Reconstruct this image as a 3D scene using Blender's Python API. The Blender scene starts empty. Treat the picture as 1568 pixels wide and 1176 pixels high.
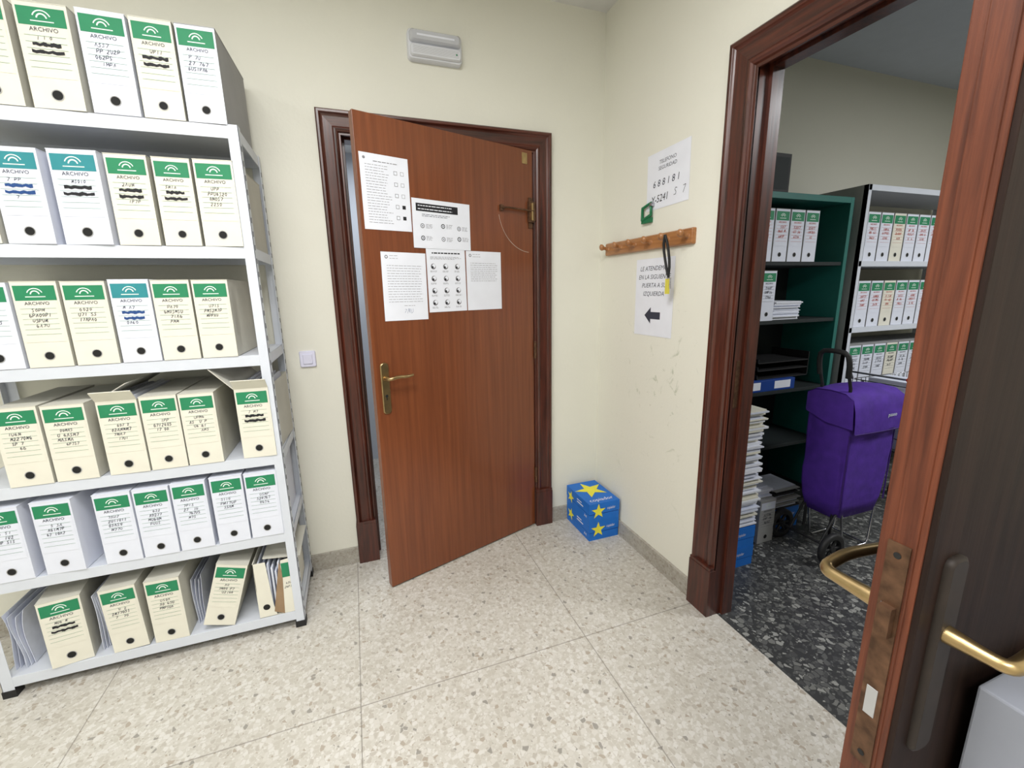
import bpy, math, random
from mathutils import Matrix, Vector
random.seed(7)
scene=bpy.context.scene
COL=bpy.context.collection
try:
    scene.view_settings.view_transform='Standard'
    scene.view_settings.look='None'
except Exception: pass

# ---------------------------------------------------------------- materials
def srgb(r,g,b):
    f=lambda c:(c/255/12.92) if c/255<=0.04045 else ((c/255+0.055)/1.055)**2.4
    return (f(r),f(g),f(b),1)
def newmat(name):
    m=bpy.data.materials.new(name);m.use_nodes=True
    return m,m.node_tree,m.node_tree.nodes['Principled BSDF']
def plain(name,col,rough=.5,metal=0,var=.06,scale=14,bump=0,spec=None,coat=0):
    m,nt,b=newmat(name)
    tc=nt.nodes.new('ShaderNodeTexCoord');n=nt.nodes.new('ShaderNodeTexNoise');n.inputs['Scale'].default_value=scale;n.inputs['Detail'].default_value=4
    nt.links.new(tc.outputs['Object'],n.inputs['Vector'])
    r=nt.nodes.new('ShaderNodeValToRGB')
    r.color_ramp.elements[0].position=.3;r.color_ramp.elements[1].position=.7
    r.color_ramp.elements[0].color=tuple(max(0,c*(1-var)) for c in col[:3])+(1,)
    r.color_ramp.elements[1].color=tuple(min(1,c*(1+var)) for c in col[:3])+(1,)
    nt.links.new(n.outputs['Fac'],r.inputs['Fac']);nt.links.new(r.outputs['Color'],b.inputs['Base Color'])
    b.inputs['Roughness'].default_value=rough;b.inputs['Metallic'].default_value=metal
    if spec is not None: b.inputs['Specular IOR Level'].default_value=spec
    if coat: b.inputs['Coat Weight'].default_value=coat;b.inputs['Coat Roughness'].default_value=.15
    if bump:
        bp=nt.nodes.new('ShaderNodeBump');bp.inputs['Strength'].default_value=bump;bp.inputs['Distance'].default_value=.01
        nt.links.new(n.outputs['Fac'],bp.inputs['Height']);nt.links.new(bp.outputs['Normal'],b.inputs['Normal'])
    return m
def wood(name,c1,c2,scale=(28,28,1.6),rough=.38,coat=.25,spec=.5,patch=.5,bump=.12):
    m,nt,b=newmat(name)
    tc=nt.nodes.new('ShaderNodeTexCoord');mp=nt.nodes.new('ShaderNodeMapping');mp.inputs['Scale'].default_value=scale
    nt.links.new(tc.outputs['Object'],mp.inputs['Vector'])
    n=nt.nodes.new('ShaderNodeTexNoise');n.inputs['Scale'].default_value=1.6;n.inputs['Detail'].default_value=7;n.inputs['Roughness'].default_value=.62;n.inputs['Distortion'].default_value=.35
    nt.links.new(mp.outputs['Vector'],n.inputs['Vector'])
    r=nt.nodes.new('ShaderNodeValToRGB');r.color_ramp.elements[0].position=.32;r.color_ramp.elements[1].position=.68
    r.color_ramp.elements[0].color=c1;r.color_ramp.elements[1].color=c2
    nt.links.new(n.outputs['Fac'],r.inputs['Fac'])
    n2=nt.nodes.new('ShaderNodeTexNoise');n2.inputs['Scale'].default_value=1.1;nt.links.new(tc.outputs['Object'],n2.inputs['Vector'])
    mx=nt.nodes.new('ShaderNodeMixRGB');mx.blend_type='MULTIPLY';mx.inputs[0].default_value=patch
    r2=nt.nodes.new('ShaderNodeValToRGB');r2.color_ramp.elements[0].position=.3;r2.color_ramp.elements[0].color=(.6,.6,.6,1);r2.color_ramp.elements[1].position=.7
    nt.links.new(n2.outputs['Fac'],r2.inputs['Fac']);nt.links.new(r.outputs['Color'],mx.inputs[1]);nt.links.new(r2.outputs['Color'],mx.inputs[2])
    nt.links.new(mx.outputs['Color'],b.inputs['Base Color'])
    b.inputs['Roughness'].default_value=rough;b.inputs['Coat Weight'].default_value=coat;b.inputs['Coat Roughness'].default_value=.2
    b.inputs['Specular IOR Level'].default_value=spec
    bp=nt.nodes.new('ShaderNodeBump');bp.inputs['Strength'].default_value=bump;bp.inputs['Distance'].default_value=.004
    nt.links.new(n.outputs['Fac'],bp.inputs['Height']);nt.links.new(bp.outputs['Normal'],b.inputs['Normal'])
    return m
def terrazzo(name,matrix,chips,scale1,scale2,p1,p2,joints=True,rough=.4,warp=.012,dim='2D'):
    m,nt,b=newmat(name);N=nt.nodes.new;L=nt.links.new
    tc=N('ShaderNodeTexCoord')
    nz=N('ShaderNodeTexNoise');nz.inputs['Scale'].default_value=55;L(tc.outputs['Object'],nz.inputs['Vector'])
    vm=N('ShaderNodeVectorMath');vm.operation='MULTIPLY_ADD';vm.inputs[1].default_value=(warp,warp,0 if dim=='2D' else warp)
    L(nz.outputs['Color'],vm.inputs[0]);L(tc.outputs['Object'],vm.inputs[2])
    base=N('ShaderNodeTexNoise');base.inputs['Scale'].default_value=1.6;base.inputs['Detail'].default_value=6
    L(tc.outputs['Object'],base.inputs['Vector'])
    br=N('ShaderNodeValToRGB');br.color_ramp.elements[0].position=.3;br.color_ramp.elements[1].position=.7
    br.color_ramp.elements[0].color=(.87,.86,.84,1);br.color_ramp.elements[1].color=(1,1,1,1)
    L(base.outputs['Fac'],br.inputs['Fac'])
    rg=N('ShaderNodeRGB');rg.outputs[0].default_value=matrix;cur=rg.outputs[0]
    for sc,prob,edge in ((scale2,p2,.12),(scale1,p1,.09)):
        v=N('ShaderNodeTexVoronoi');v.voronoi_dimensions=dim;v.inputs['Scale'].default_value=sc;L(vm.outputs[0],v.inputs['Vector'])
        e=N('ShaderNodeTexVoronoi');e.voronoi_dimensions=dim;e.feature='DISTANCE_TO_EDGE';e.inputs['Scale'].default_value=sc;L(vm.outputs[0],e.inputs['Vector'])
        sp=N('ShaderNodeSeparateColor');L(v.outputs['Color'],sp.inputs[0])
        a=N('ShaderNodeMath');a.operation='LESS_THAN';a.inputs[1].default_value=prob;L(sp.outputs[0],a.inputs[0])
        g=N('ShaderNodeMath');g.operation='GREATER_THAN';g.inputs[1].default_value=edge;L(e.outputs['Distance'],g.inputs[0])
        mu=N('ShaderNodeMath');mu.operation='MULTIPLY';L(a.outputs[0],mu.inputs[0]);L(g.outputs[0],mu.inputs[1])
        cr=N('ShaderNodeValToRGB');cr.color_ramp.interpolation='CONSTANT'
        els=cr.color_ramp.elements
        els[0].position=0;els[0].color=chips[0][1];els[1].position=chips[1][0];els[1].color=chips[1][1]
        for p,c in chips[2:]:
            q=els.new(p);q.color=c
        L(sp.outputs[1],cr.inputs['Fac'])
        mx=N('ShaderNodeMixRGB');L(mu.outputs[0],mx.inputs[0]);L(cur,mx.inputs[1]);L(cr.outputs['Color'],mx.inputs[2]);cur=mx.outputs['Color']
    mx=N('ShaderNodeMixRGB');mx.blend_type='MULTIPLY';mx.inputs[0].default_value=1;L(cur,mx.inputs[1]);L(br.outputs['Color'],mx.inputs[2]);cur=mx.outputs['Color']
    if joints:
        s=N('ShaderNodeSeparateXYZ');L(tc.outputs['Object'],s.inputs[0]);outs=[]
        for ax,off in (('X',.61),('Y',.96)):
            ad=N('ShaderNodeMath');ad.operation='ADD';ad.inputs[1].default_value=off+9.4;L(s.outputs[ax],ad.inputs[0])
            pg=N('ShaderNodeMath');pg.operation='PINGPONG';pg.inputs[1].default_value=.47;L(ad.outputs[0],pg.inputs[0])
            lt=N('ShaderNodeMath');lt.operation='LESS_THAN';lt.inputs[1].default_value=.0022;L(pg.outputs[0],lt.inputs[0]);outs.append(lt)
        mm=N('ShaderNodeMath');mm.operation='MAXIMUM';L(outs[0].outputs[0],mm.inputs[0]);L(outs[1].outputs[0],mm.inputs[1])
        ms=N('ShaderNodeMath');ms.operation='MULTIPLY';ms.inputs[1].default_value=.6;L(mm.outputs[0],ms.inputs[0])
        mx=N('ShaderNodeMixRGB');mx.inputs[2].default_value=(.16,.14,.12,1);L(ms.outputs[0],mx.inputs[0]);L(cur,mx.inputs[1]);cur=mx.outputs['Color']
    L(cur,b.inputs['Base Color']);b.inputs['Roughness'].default_value=rough
    return m
def wallmat(name,col,scuff=None):
    m,nt,b=newmat(name);N=nt.nodes.new;L=nt.links.new
    tc=N('ShaderNodeTexCoord');n=N('ShaderNodeTexNoise');n.inputs['Scale'].default_value=1.3;n.inputs['Detail'].default_value=5
    L(tc.outputs['Object'],n.inputs['Vector'])
    r=N('ShaderNodeValToRGB');r.color_ramp.elements[0].position=.3;r.color_ramp.elements[1].position=.7
    r.color_ramp.elements[0].color=tuple(c*.96 for c in col[:3])+(1,);r.color_ramp.elements[1].color=col
    L(n.outputs['Fac'],r.inputs['Fac']);cur=r.outputs['Color']
    if scuff:
        s=N('ShaderNodeSeparateXYZ');L(tc.outputs['Object'],s.inputs[0])
        def band(sock,c,h):
            a=N('ShaderNodeMath');a.operation='SUBTRACT';a.inputs[1].default_value=c;L(sock,a.inputs[0])
            q=N('ShaderNodeMath');q.operation='ABSOLUTE';L(a.outputs[0],q.inputs[0])
            w=N('ShaderNodeMapRange');w.inputs[1].default_value=h;w.inputs[2].default_value=h*.4;w.inputs[3].default_value=0;w.inputs[4].default_value=1;L(q.outputs[0],w.inputs[0]);return w.outputs[0]
        bb=N('ShaderNodeMath');bb.operation='MULTIPLY';L(band(s.outputs['Y'],scuff[0],scuff[1]),bb.inputs[0]);L(band(s.outputs['Z'],scuff[2],scuff[3]),bb.inputs[1])
        for sc,lo,hi,col2,st in ((9,.60,.68,srgb(160,168,142),.55),(26,.63,.70,srgb(136,136,120),.5)):
            n2=N('ShaderNodeTexNoise');n2.inputs['Scale'].default_value=sc;n2.inputs['Detail'].default_value=9;n2.inputs['Roughness'].default_value=.72;n2.inputs['Distortion'].default_value=1.2
            L(tc.outputs['Object'],n2.inputs['Vector'])
            w=N('ShaderNodeMapRange');w.inputs[1].default_value=lo;w.inputs[2].default_value=hi;L(n2.outputs['Fac'],w.inputs[0])
            k=N('ShaderNodeMath');k.operation='MULTIPLY';L(w.outputs[0],k.inputs[0]);L(bb.outputs[0],k.inputs[1])
            k2=N('ShaderNodeMath');k2.operation='MULTIPLY';k2.inputs[1].default_value=st;L(k.outputs[0],k2.inputs[0])
            mx=N('ShaderNodeMixRGB');mx.inputs[2].default_value=col2;L(k2.outputs[0],mx.inputs[0]);L(cur,mx.inputs[1]);cur=mx.outputs['Color']
    L(cur,b.inputs['Base Color']);b.inputs['Roughness'].default_value=.75;b.inputs['Specular IOR Level'].default_value=.25
    n3=N('ShaderNodeTexNoise');n3.inputs['Scale'].default_value=60;n3.inputs['Detail'].default_value=5;L(tc.outputs['Object'],n3.inputs['Vector'])
    bp=N('ShaderNodeBump');bp.inputs['Strength'].default_value=.12;bp.inputs['Distance'].default_value=.006
    L(n3.outputs['Fac'],bp.inputs['Height']);L(bp.outputs['Normal'],b.inputs['Normal'])
    return m

WALLC=srgb(231,230,218)
M_wall=wallmat('wall_paint',WALLC)
M_wallR=wallmat('wall_paint_scuffed',WALLC,scuff=(-.55,.46,1.0,.75))
M_wall2=wallmat('wall_paint_office',srgb(200,198,184))
M_ceil=plain('ceiling_paint',srgb(222,222,220),.8,var=.02)
M_ceil2=plain('ceiling_paint_office',srgb(188,194,204),.8,var=.02)
M_floor=terrazzo('terrazzo_light',srgb(199,195,186),[(0,srgb(212,209,203)),(.34,srgb(192,187,177)),(.58,srgb(205,201,193)),(.78,srgb(184,178,168)),(.92,srgb(172,162,149)),(.975,srgb(152,148,141))],62,140,.6,.55,warp=.011)
M_floor2=terrazzo('terrazzo_dark',srgb(58,59,59),[(0,srgb(92,93,92)),(.3,srgb(74,75,75)),(.6,srgb(116,117,114)),(.85,srgb(150,151,147))],42,85,.5,.45,joints=False)
M_skirt=terrazzo('skirting_stone',srgb(172,168,158),[(0,srgb(180,176,168)),(.4,srgb(162,156,146)),(.8,srgb(154,147,136))],70,130,.5,.5,joints=False,dim='3D')
FC1,FC2=srgb(46,20,14),srgb(96,45,30)
M_frame=wood('dark_frame_wood',FC1,FC2,(34,2.0,34),.34,.3)
M_frameH=wood('dark_frame_wood_header',FC1,FC2,(2.0,34,34),.34,.3)
M_frameW=wood('dark_jamb_wood',FC1,FC2,(34,34,2.0),.34,.3)
M_leaf=wood('door_veneer',srgb(108,56,29),srgb(132,73,40),(34,.8,34),.34,.25,patch=.28,bump=.04)
M_leafedge=wood('door_edge_wood',srgb(70,34,22),srgb(118,64,42),(60,60,2.4),.45,.1,spec=.3)
M_leafshade=wood('door_face_shaded_wood',srgb(30,21,18),srgb(48,34,29),(30,30,2),.55,.0,spec=.15)  # shade of the backlit near face is put into this wood colour
M_rack=wood('coat_rack_pine',srgb(156,100,56),srgb(190,134,82),(2,40,40),.4,.3)
M_brass=plain('brass',srgb(178,154,112),.32,1,.14,30)
M_brassdk=plain('worn_bronze',srgb(100,74,56),.5,.7,.4,60)
M_platedk=plain('dark_bronze_plate',srgb(44,36,32),.55,.3,.2,30)
M_steelpaint=plain('shelf_white_paint',srgb(210,215,224),.4,0,.02)
M_cab=plain('cabinet_grey_paint',srgb(150,154,166),.5,0,.02)
M_dkhole=plain('black_hole',srgb(18,18,18),.8)
M_rubber=plain('black_rubber',srgb(24,24,26),.6)
M_black=plain('black_ink',srgb(24,24,30),.7)
M_ink=plain('pen_ink',srgb(48,50,66),.7)
M_inkb=plain('blue_marker',srgb(30,70,130),.7)
M_inkr=plain('red_print_ink',srgb(196,84,66),.7)
M_inkg=plain('printed_line_green',srgb(110,155,130),.7)
M_grey=plain('print_grey',srgb(130,130,136),.7)
M_paper=plain('white_paper',srgb(230,233,242),.75,var=.02)
M_paper2=plain('office_paper',srgb(214,219,234),.75,var=.05,scale=25)
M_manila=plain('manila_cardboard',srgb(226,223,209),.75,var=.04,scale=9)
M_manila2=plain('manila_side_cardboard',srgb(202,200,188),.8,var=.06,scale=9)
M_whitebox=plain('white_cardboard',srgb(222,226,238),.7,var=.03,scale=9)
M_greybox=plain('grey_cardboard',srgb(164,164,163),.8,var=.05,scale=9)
M_brownc=plain('brown_cardboard',srgb(150,124,96),.85,var=.1)
M_green=plain('label_green',srgb(30,128,86),.6)
M_green2=plain('label_teal',srgb(40,134,142),.6)
M_logo=plain('logo_white',srgb(225,238,230),.6)
M_teal=plain('teal_laminate',srgb(26,104,96),.45,var=.04)
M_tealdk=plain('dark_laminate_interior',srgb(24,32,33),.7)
M_purple=plain('purple_fabric',srgb(74,36,146),.8,var=.16,scale=18,bump=.35)
M_purple2=plain('purple_fabric_trim',srgb(56,22,108),.75,var=.1,scale=18)
M_chrome=plain('chrome_wire',srgb(190,190,195),.25,1)
M_blue=plain('paper_box_blue',srgb(20,110,204),.5,var=.05)
M_blue2=plain('paper_box_blue_dark',srgb(12,60,140),.5,var=.05)
M_yellow=plain('star_yellow',srgb(236,228,70),.6)
M_switch=plain('switch_plastic',srgb(222,222,242),.4,var=.01)
M_lampcase=plain('lamp_case',srgb(220,222,228),.4,var=.01)
M_lens=plain('lamp_lens',srgb(196,198,204),.12,var=.02,coat=.5)
M_greentag=plain('green_plastic',srgb(20,110,70),.4)
M_keytag=plain('yellow_tag',srgb(214,204,80),.5)
M_redp=plain('red_plastic',srgb(190,44,38),.4)
M_emit,nt_,b_=newmat('tube_glow');b_.inputs['Emission Color'].default_value=(1,.99,.97,1);b_.inputs['Emission Strength'].default_value=3

# ---------------------------------------------------------------- mesh builder
_tc={}
def textmesh(s):
    if s in _tc: return _tc[s]
    cu=bpy.data.curves.new('tmp','FONT');cu.body=s;cu.size=1;cu.align_x='CENTER';cu.align_y='CENTER';cu.resolution_u=2
    ob=bpy.data.objects.new('tmp',cu);COL.objects.link(ob);bpy.context.view_layer.update()
    me=bpy.data.meshes.new_from_object(ob.evaluated_get(bpy.context.evaluated_depsgraph_get()))
    r=([tuple(v.co) for v in me.vertices],[tuple(p.vertices) for p in me.polygons])
    bpy.data.objects.remove(ob);bpy.data.curves.remove(cu);bpy.data.meshes.remove(me)
    _tc[s]=r;return r
class MB:
    def __init__(s): s.v=[];s.f=[];s.m=[];s.mats=[];s.sm=[]
    def mi(s,m):
        if m not in s.mats: s.mats.append(m)
        return s.mats.index(m)
    def add(s,vs,fs,mat,M=None,smooth=False):
        o=len(s.v);i=s.mi(mat)
        for p in vs: s.v.append(tuple(M@Vector(p)) if M is not None else tuple(p))
        for f in fs: s.f.append(tuple(o+k for k in f));s.m.append(i);s.sm.append(smooth)
    def box(s,x0,x1,y0,y1,z0,z1,mat,M=None):
        x0,x1=sorted((x0,x1));y0,y1=sorted((y0,y1));z0,z1=sorted((z0,z1))
        vs=[(x0,y0,z0),(x1,y0,z0),(x1,y1,z0),(x0,y1,z0),(x0,y0,z1),(x1,y0,z1),(x1,y1,z1),(x0,y1,z1)]
        s.add(vs,[(0,3,2,1),(4,5,6,7),(0,1,5,4),(1,2,6,5),(2,3,7,6),(3,0,4,7)],mat,M)
    def rect(s,x0,x1,y0,y1,z,mat,M=None): s.add([(x0,y0,z),(x1,y0,z),(x1,y1,z),(x0,y1,z)],[(0,1,2,3)],mat,M)
    def poly(s,pts,mat,M=None): s.add(pts,[tuple(range(len(pts)))],mat,M)
    def disc(s,cx,cy,z,r,mat,M=None,n=16): s.poly([(cx+r*math.cos(2*math.pi*i/n),cy+r*math.sin(2*math.pi*i/n),z) for i in range(n)],mat,M)
    def arc(s,cx,cy,z,r,w,a0,a1,mat,M=None,n=10,ry=1):
        vs=[]
        for i in range(n+1):
            a=a0+(a1-a0)*i/n
            vs+=[(cx+r*math.cos(a),cy+ry*r*math.sin(a),z),(cx+(r+w)*math.cos(a),cy+ry*(r+w)*math.sin(a),z)]
        s.add(vs,[(2*i,2*i+1,2*i+3,2*i+2) for i in range(n)],mat,M)
    def seg(s,x0,y0,x1,y1,z,t,mat,M=None):
        dx,dy=x1-x0,y1-y0;l=math.hypot(dx,dy) or 1e-6;nx,ny=-dy/l*t/2,dx/l*t/2
        s.add([(x0+nx,y0+ny,z),(x0-nx,y0-ny,z),(x1-nx,y1-ny,z),(x1+nx,y1+ny,z)],[(0,1,2,3)],mat,M)
    def hand(s,cx,cy,w,h,z,t,mat,M=None):
        n=max(3,int(w/h/.75));cw=w/n;sl=random.uniform(-.04,.04)
        J=lambda:random.uniform(-.1,.1)
        for i in range(n):
            if random.random()<.12: continue
            x=cx-w/2+i*cw;y=cy-h/2+sl*i*cw
            k=random.choice([[(0,0),(0,1),(.5,1.05),(.75,.8),(.5,.5),(0,.45)],[(0,1),(.8,.95),(.3,0)],[(.3,1),(.0,.6),(.1,.15),(.5,0),(.75,.35),(.4,.55),(.1,.4)],[(.4,0),(.45,1)],[(0,0),(.1,1),(.4,.3),(.7,1),(.8,0)],[(.7,.95),(.3,1),(.1,.75),(.6,.4),(.6,.1),(0,0)],[(0,0),(.4,1),(.8,0)],[(0,1),(.05,.3),(.4,0),(.75,.3),(.7,1)],[(0,.8),(.4,1),(.7,.7),(0,0),(.8,.05)],[(.4,1),(.05,.6),(.4,0),(.8,.5),(.4,1)]])
            k=[(a+J(),b_+J()) for a,b_ in k]
            for a,b in zip(k[:-1],k[1:]):
                s.seg(x+a[0]*cw*.85+a[1]*h*.2,y+a[1]*h,x+b[0]*cw*.85+b[1]*h*.2,y+b[1]*h,z,t,mat,M)
    def loft(s,rings,mat,M=None,caps=True,smooth=True,closed=True):
        n=len(rings[0]);vs=[p for r in rings for p in r];fs=[]
        for i in range(len(rings)-1):
            for j in range(n if closed else n-1):
                k=(j+1)%n;fs.append((i*n+j,i*n+k,(i+1)*n+k,(i+1)*n+j))
        s.add(vs,fs,mat,M,smooth)
        if caps:
            s.add(list(rings[0]),[tuple(reversed(range(n)))],mat,M);s.add(list(rings[-1]),[tuple(range(n))],mat,M)
    def tube(s,pts,r,mat,M=None,n=10,rs=None,sub=0):
        pts=[Vector(p) for p in pts]
        for _ in range(sub):   # chaikin corner rounding
            q=[pts[0]];qr=[rs[0]] if rs else None
            for i in range(len(pts)-1):
                a,b=pts[i],pts[i+1];q+=[a*.75+b*.25,a*.25+b*.75]
                if rs: qr+=[rs[i]*.75+rs[i+1]*.25,rs[i]*.25+rs[i+1]*.75]
            q.append(pts[-1])
            if rs: qr.append(rs[-1]);rs=qr
            pts=q
        rings=[];up=None
        for i,p in enumerate(pts):
            a=pts[max(i-1,0)];b=pts[min(i+1,len(pts)-1)];t=(b-a).normalized()
            if up is None:
                up=Vector((0,0,1)) if abs(t.z)<.9 else Vector((1,0,0))
            x=t.cross(up).normalized();y=x.cross(t).normalized();up=y
            rr=rs[i] if rs else r
            rings.append([tuple(p+x*rr*math.cos(2*math.pi*k/n)+y*rr*math.sin(2*math.pi*k/n)) for k in range(n)])
        s.loft(rings,mat,M)
    def text(s,t,size,x,y,z,mat,M=None,sx=1,shear=0,rot=0):
        vs,fs=textmesh(t);c,q=math.cos(rot),math.sin(rot);o=[]
        for a,b,_ in vs:
            a=(a+shear*b)*size*sx;b=b*size;o.append((x+a*c-b*q,y+a*q+b*c,z))
        s.add(o,fs,mat,M)
    def build(s,name,M=None,bevel=0,parent=None,seg=2):
        me=bpy.data.meshes.new(name);me.from_pydata(s.v,[],s.f)
        for m in s.mats: me.materials.append(m)
        for p,i,sm in zip(me.polygons,s.m,s.sm): p.material_index=i;p.use_smooth=sm
        me.update();ob=bpy.data.objects.new(name,me);COL.objects.link(ob)
        if M is not None: ob.matrix_world=M
        if parent: ob.parent=parent
        if bevel:
            b=ob.modifiers.new('bevel','BEVEL');b.width=bevel;b.segments=seg;b.limit_method='ANGLE';b.angle_limit=.8
        return ob
def frameM(origin,right,up=(0,0,1)):
    r=Vector(right).normalized();u=Vector(up).normalized();n=r.cross(u)
    return Matrix(((r.x,u.x,n.x,origin[0]),(r.y,u.y,n.y,origin[1]),(r.z,u.z,n.z,origin[2]),(0,0,0,1)))
def rrect(w,h,r,z,n=5,cx=0,cy=0):
    o=[]
    for sx,sy,a0 in ((1,1,0),(-1,1,.5),(-1,-1,1),(1,-1,1.5)):
        for i in range(n+1):
            a=(a0+.5*i/n)*math.pi
            o.append((cx+sx*(w/2-r)+r*math.cos(a),cy+sy*(h/2-r)+r*math.sin(a),z))
    return o
BACK=lambda x,z,off=0:frameM((x,-off,z),(1,0,0))
RIGHT=lambda y,z,off=0:frameM((-off,y,z),(0,-1,0))

# ---------------------------------------------------------------- room shell
H=2.975;XL=-4.3;YB=-4.4;XR=4.2;TW=.09
def shell(name,boxes,mat):
    b=MB()
    for q in boxes: b.box(*q,mat)
    return b.build(name)
DX0,DX1,DZ=-1.43,-.45,2.25          # back opening (clear)
EY0,EY1,EZ=-1.06,-2.10,2.28         # right opening (clear)
shell('wall_back',[(XL-.1,DX0-.03,0,.14,0,H),(DX1+.03,.04,0,.14,0,H),(DX0-.03,DX1+.03,0,.14,DZ+.03,H)],M_wall)
shell('wall_right',[(0,TW-.002,EY0+.03,0,0,H),(0,TW-.002,YB,EY1-.03,0,H),(0,TW-.002,EY1-.03,EY0+.03,EZ+.03,H)],M_wallR)
shell('wall_left',[(XL-.1,XL,YB,0,0,H)],M_wall)
shell('wall_front',[(XL-.1,TW,YB-.1,YB,0,H)],M_wall)
shell('wall_back_office',[(.04,XR,0,.14,0,H)],M_wall2)
shell('wall_partition_office',[(TW-.002,TW+.002,EY0+.03,0,0,H),(TW-.002,TW+.002,YB,EY1-.03,0,H),(TW-.002,TW+.002,EY1-.03,EY0+.03,EZ+.03,H)],M_wall2)
shell('wall_right_office',[(XR,XR+.1,YB,0.14,0,H)],M_wall2)
shell('wall_front_office',[(TW,XR,YB-.1,YB,0,H)],M_wall2)
shell('floor',[(XL-.1,.03,YB-.1,.14,-.1,0)],M_floor)
shell('floor_office',[(.03,XR+.1,YB-.1,.14,-.1,0)],M_floor2)
shell('ceiling',[(XL-.1,TW,YB-.1,.14,H,H+.1)],M_ceil)
shell('ceiling_office',[(TW,XR+.1,YB-.1,.14,H,H+.1)],M_ceil2)
# small room behind the ajar door
M_wall3=wallmat('wall_paint_cool',srgb(206,212,222))
shell('wall_hall',[(-2.6,-2.5,.14,1.6,0,2.6),(.2,.3,.14,1.6,0,2.6),(-2.6,.3,1.6,1.7,0,2.6)],M_wall3)
shell('floor_hall',[(-2.6,.3,.14,1.7,-.1,0)],M_floor)
shell('ceiling_hall',[(-2.6,.3,.14,1.7,2.6,2.7)],M_ceil)
# skirting
BH=.092
shell('baseboard_back',[(XL,-1.539,-.016,0,0,BH),(-.336,0,-.016,0,0,BH)],M_skirt)
shell('baseboard_right',[(-.016,0,-.931,-.016,0,BH),(-.016,0,YB,-2.23,0,BH)],M_skirt)
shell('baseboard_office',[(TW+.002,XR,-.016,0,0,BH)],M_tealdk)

# architraves: profile (inward offset, protrusion)
prof=[(0,0),(0,.026),(.006,.032),(.016,.032),(.020,.026),(.024,.022),(.030,.020),(.068,.016),(.074,.020),(.082,.022),(.090,.018),(.094,.010),(.104,.010),(.104,0)]
def architrave(name,M,w,h,W,prof=prof):
    b=MB();s=W/.104
    P=[(u*s,v) for u,v in prof]
    rings=[[(u,0,v) for u,v in P],[(u,h-u,v) for u,v in P],[(w-u,h-u,v) for u,v in P],[(w-u,0,v) for u,v in P]]
    b.loft(rings[0:2],M_frame,smooth=False,caps=False)
    b.loft(rings[1:3],M_frameH,smooth=False,caps=False)
    b.loft(rings[2:4],M_frame,smooth=False,caps=False)
    for x in (0,w-W):
        b.box(x-.004,x+W+.002,0,.235,0,.036,M_frame)
        b.box(x-.002,x+W,.235,.25,0,.034,M_frame)
    return b.build(name,M,bevel=.0015)
architrave('trim_back_door',BACK(-1.534,0),1.194,2.338,.104)
architrave('trim_office_door',RIGHT(-.936,0),1.288,2.386,.124)
b=MB()
for x0,x1 in ((DX0-.03,DX0),(DX1,DX1+.03)): b.box(x0,x1,.001,.14,0,DZ+.03,M_frameW)
b.box(DX0,DX1,.001,.14,DZ,DZ+.03,M_frameW)
b.box(DX0,DX0+.014,.06,.14,0,DZ,M_frameW);b.box(DX1-.014,DX1,.06,.14,0,DZ,M_frameW);b.box(DX0+.014,DX1-.014,.06,.14,DZ-.014,DZ,M_frameW)
b.build('trim_back_jamb',bevel=.002)
b=MB()
b.box(-.008,TW+.012,EY0,EY0+.03,0,EZ+.03,M_frameW);b.box(-.008,TW+.012,EY1-.03,EY1,0,EZ+.03,M_frameW);b.box(-.008,TW+.012,EY1,EY0,EZ,EZ+.03,M_frameW)
b.box(.045,TW+.012,EY0-.014,EY0,0,EZ,M_frameW);b.box(.045,TW+.012,EY1,EY1+.014,0,EZ,M_frameW);b.box(.045,TW+.012,EY1+.014,EY0-.014,EZ-.014,EZ,M_frameW)
b.box(TW,TW+.022,EY0-.002,EY0+.11,0,EZ+.11,M_frameW);b.box(TW,TW+.022,EY1-.11,EY1+.002,0,EZ+.11,M_frameW);b.box(TW,TW+.022,EY1,EY0,EZ+.002,EZ+.11,M_frameW)
b.box(.012,.034,EY0-.002,EY0,1.0,1.2,M_brassdk)
b.build('trim_office_jamb',bevel=.002)

# ---------------------------------------------------------------- back door (ajar)
ML=frameM((-.44,-.006,0),(.948,.318,0))
LW=.994
b=MB();b.box(-LW,-.012,.008,2.243,-.04,0,M_leaf)
leaf=b.build('door_back',ML,bevel=.002)
b=MB()
cx=-.944
b.loft([rrect(.042,.25,.018,0,cx=cx,cy=1.055),rrect(.042,.25,.018,.004,cx=cx,cy=1.055),rrect(.034,.242,.015,.007,cx=cx,cy=1.055)],M_brass)
b.tube([(cx,1.105,.005),(cx,1.105,.04),(cx+.012,1.107,.050),(cx+.05,1.113,.050),(cx+.09,1.108,.048),(cx+.125,1.112,.044)],.009,M_brass,rs=[.012,.009,.009,.008,.008,.006],sub=1)
b.disc(cx,1.02,.0075,.007,M_dkhole);b.box(cx-.002,cx+.002,1.0,1.018,.0072,.008,M_dkhole)
ob=b.build('handle',ML);ob.parent=leaf;ob.matrix_parent_inverse=ML.inverted()
b=MB()
b.tube([(-.235,1.93,.012),(-.20,1.932,.02),(-.02,1.93,.02)],.005,M_brassdk)
b.box(-.245,-.225,1.915,1.945,0,.014,M_brassdk)
b.box(-.05,-.012,1.87,1.98,0,.016,M_brassdk);b.box(-.044,-.02,1.84,2.0,.0,.008,M_brassdk)
b.box(-.038,-.026,1.88,1.97,.016,.024,M_brass)
b.box(-.085,-.05,2.17,2.225,0,.003,M_brass)
for z in (.35,1.15,1.93):
    b.tube([(-.004,z-.05,.006),(-.004,z+.05,.006)],.009,M_brassdk)
b.arc(-.03,1.93,.0006,.22,.0016,math.pi*1.05,math.pi*1.48,M_manila2,n=18)
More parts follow.
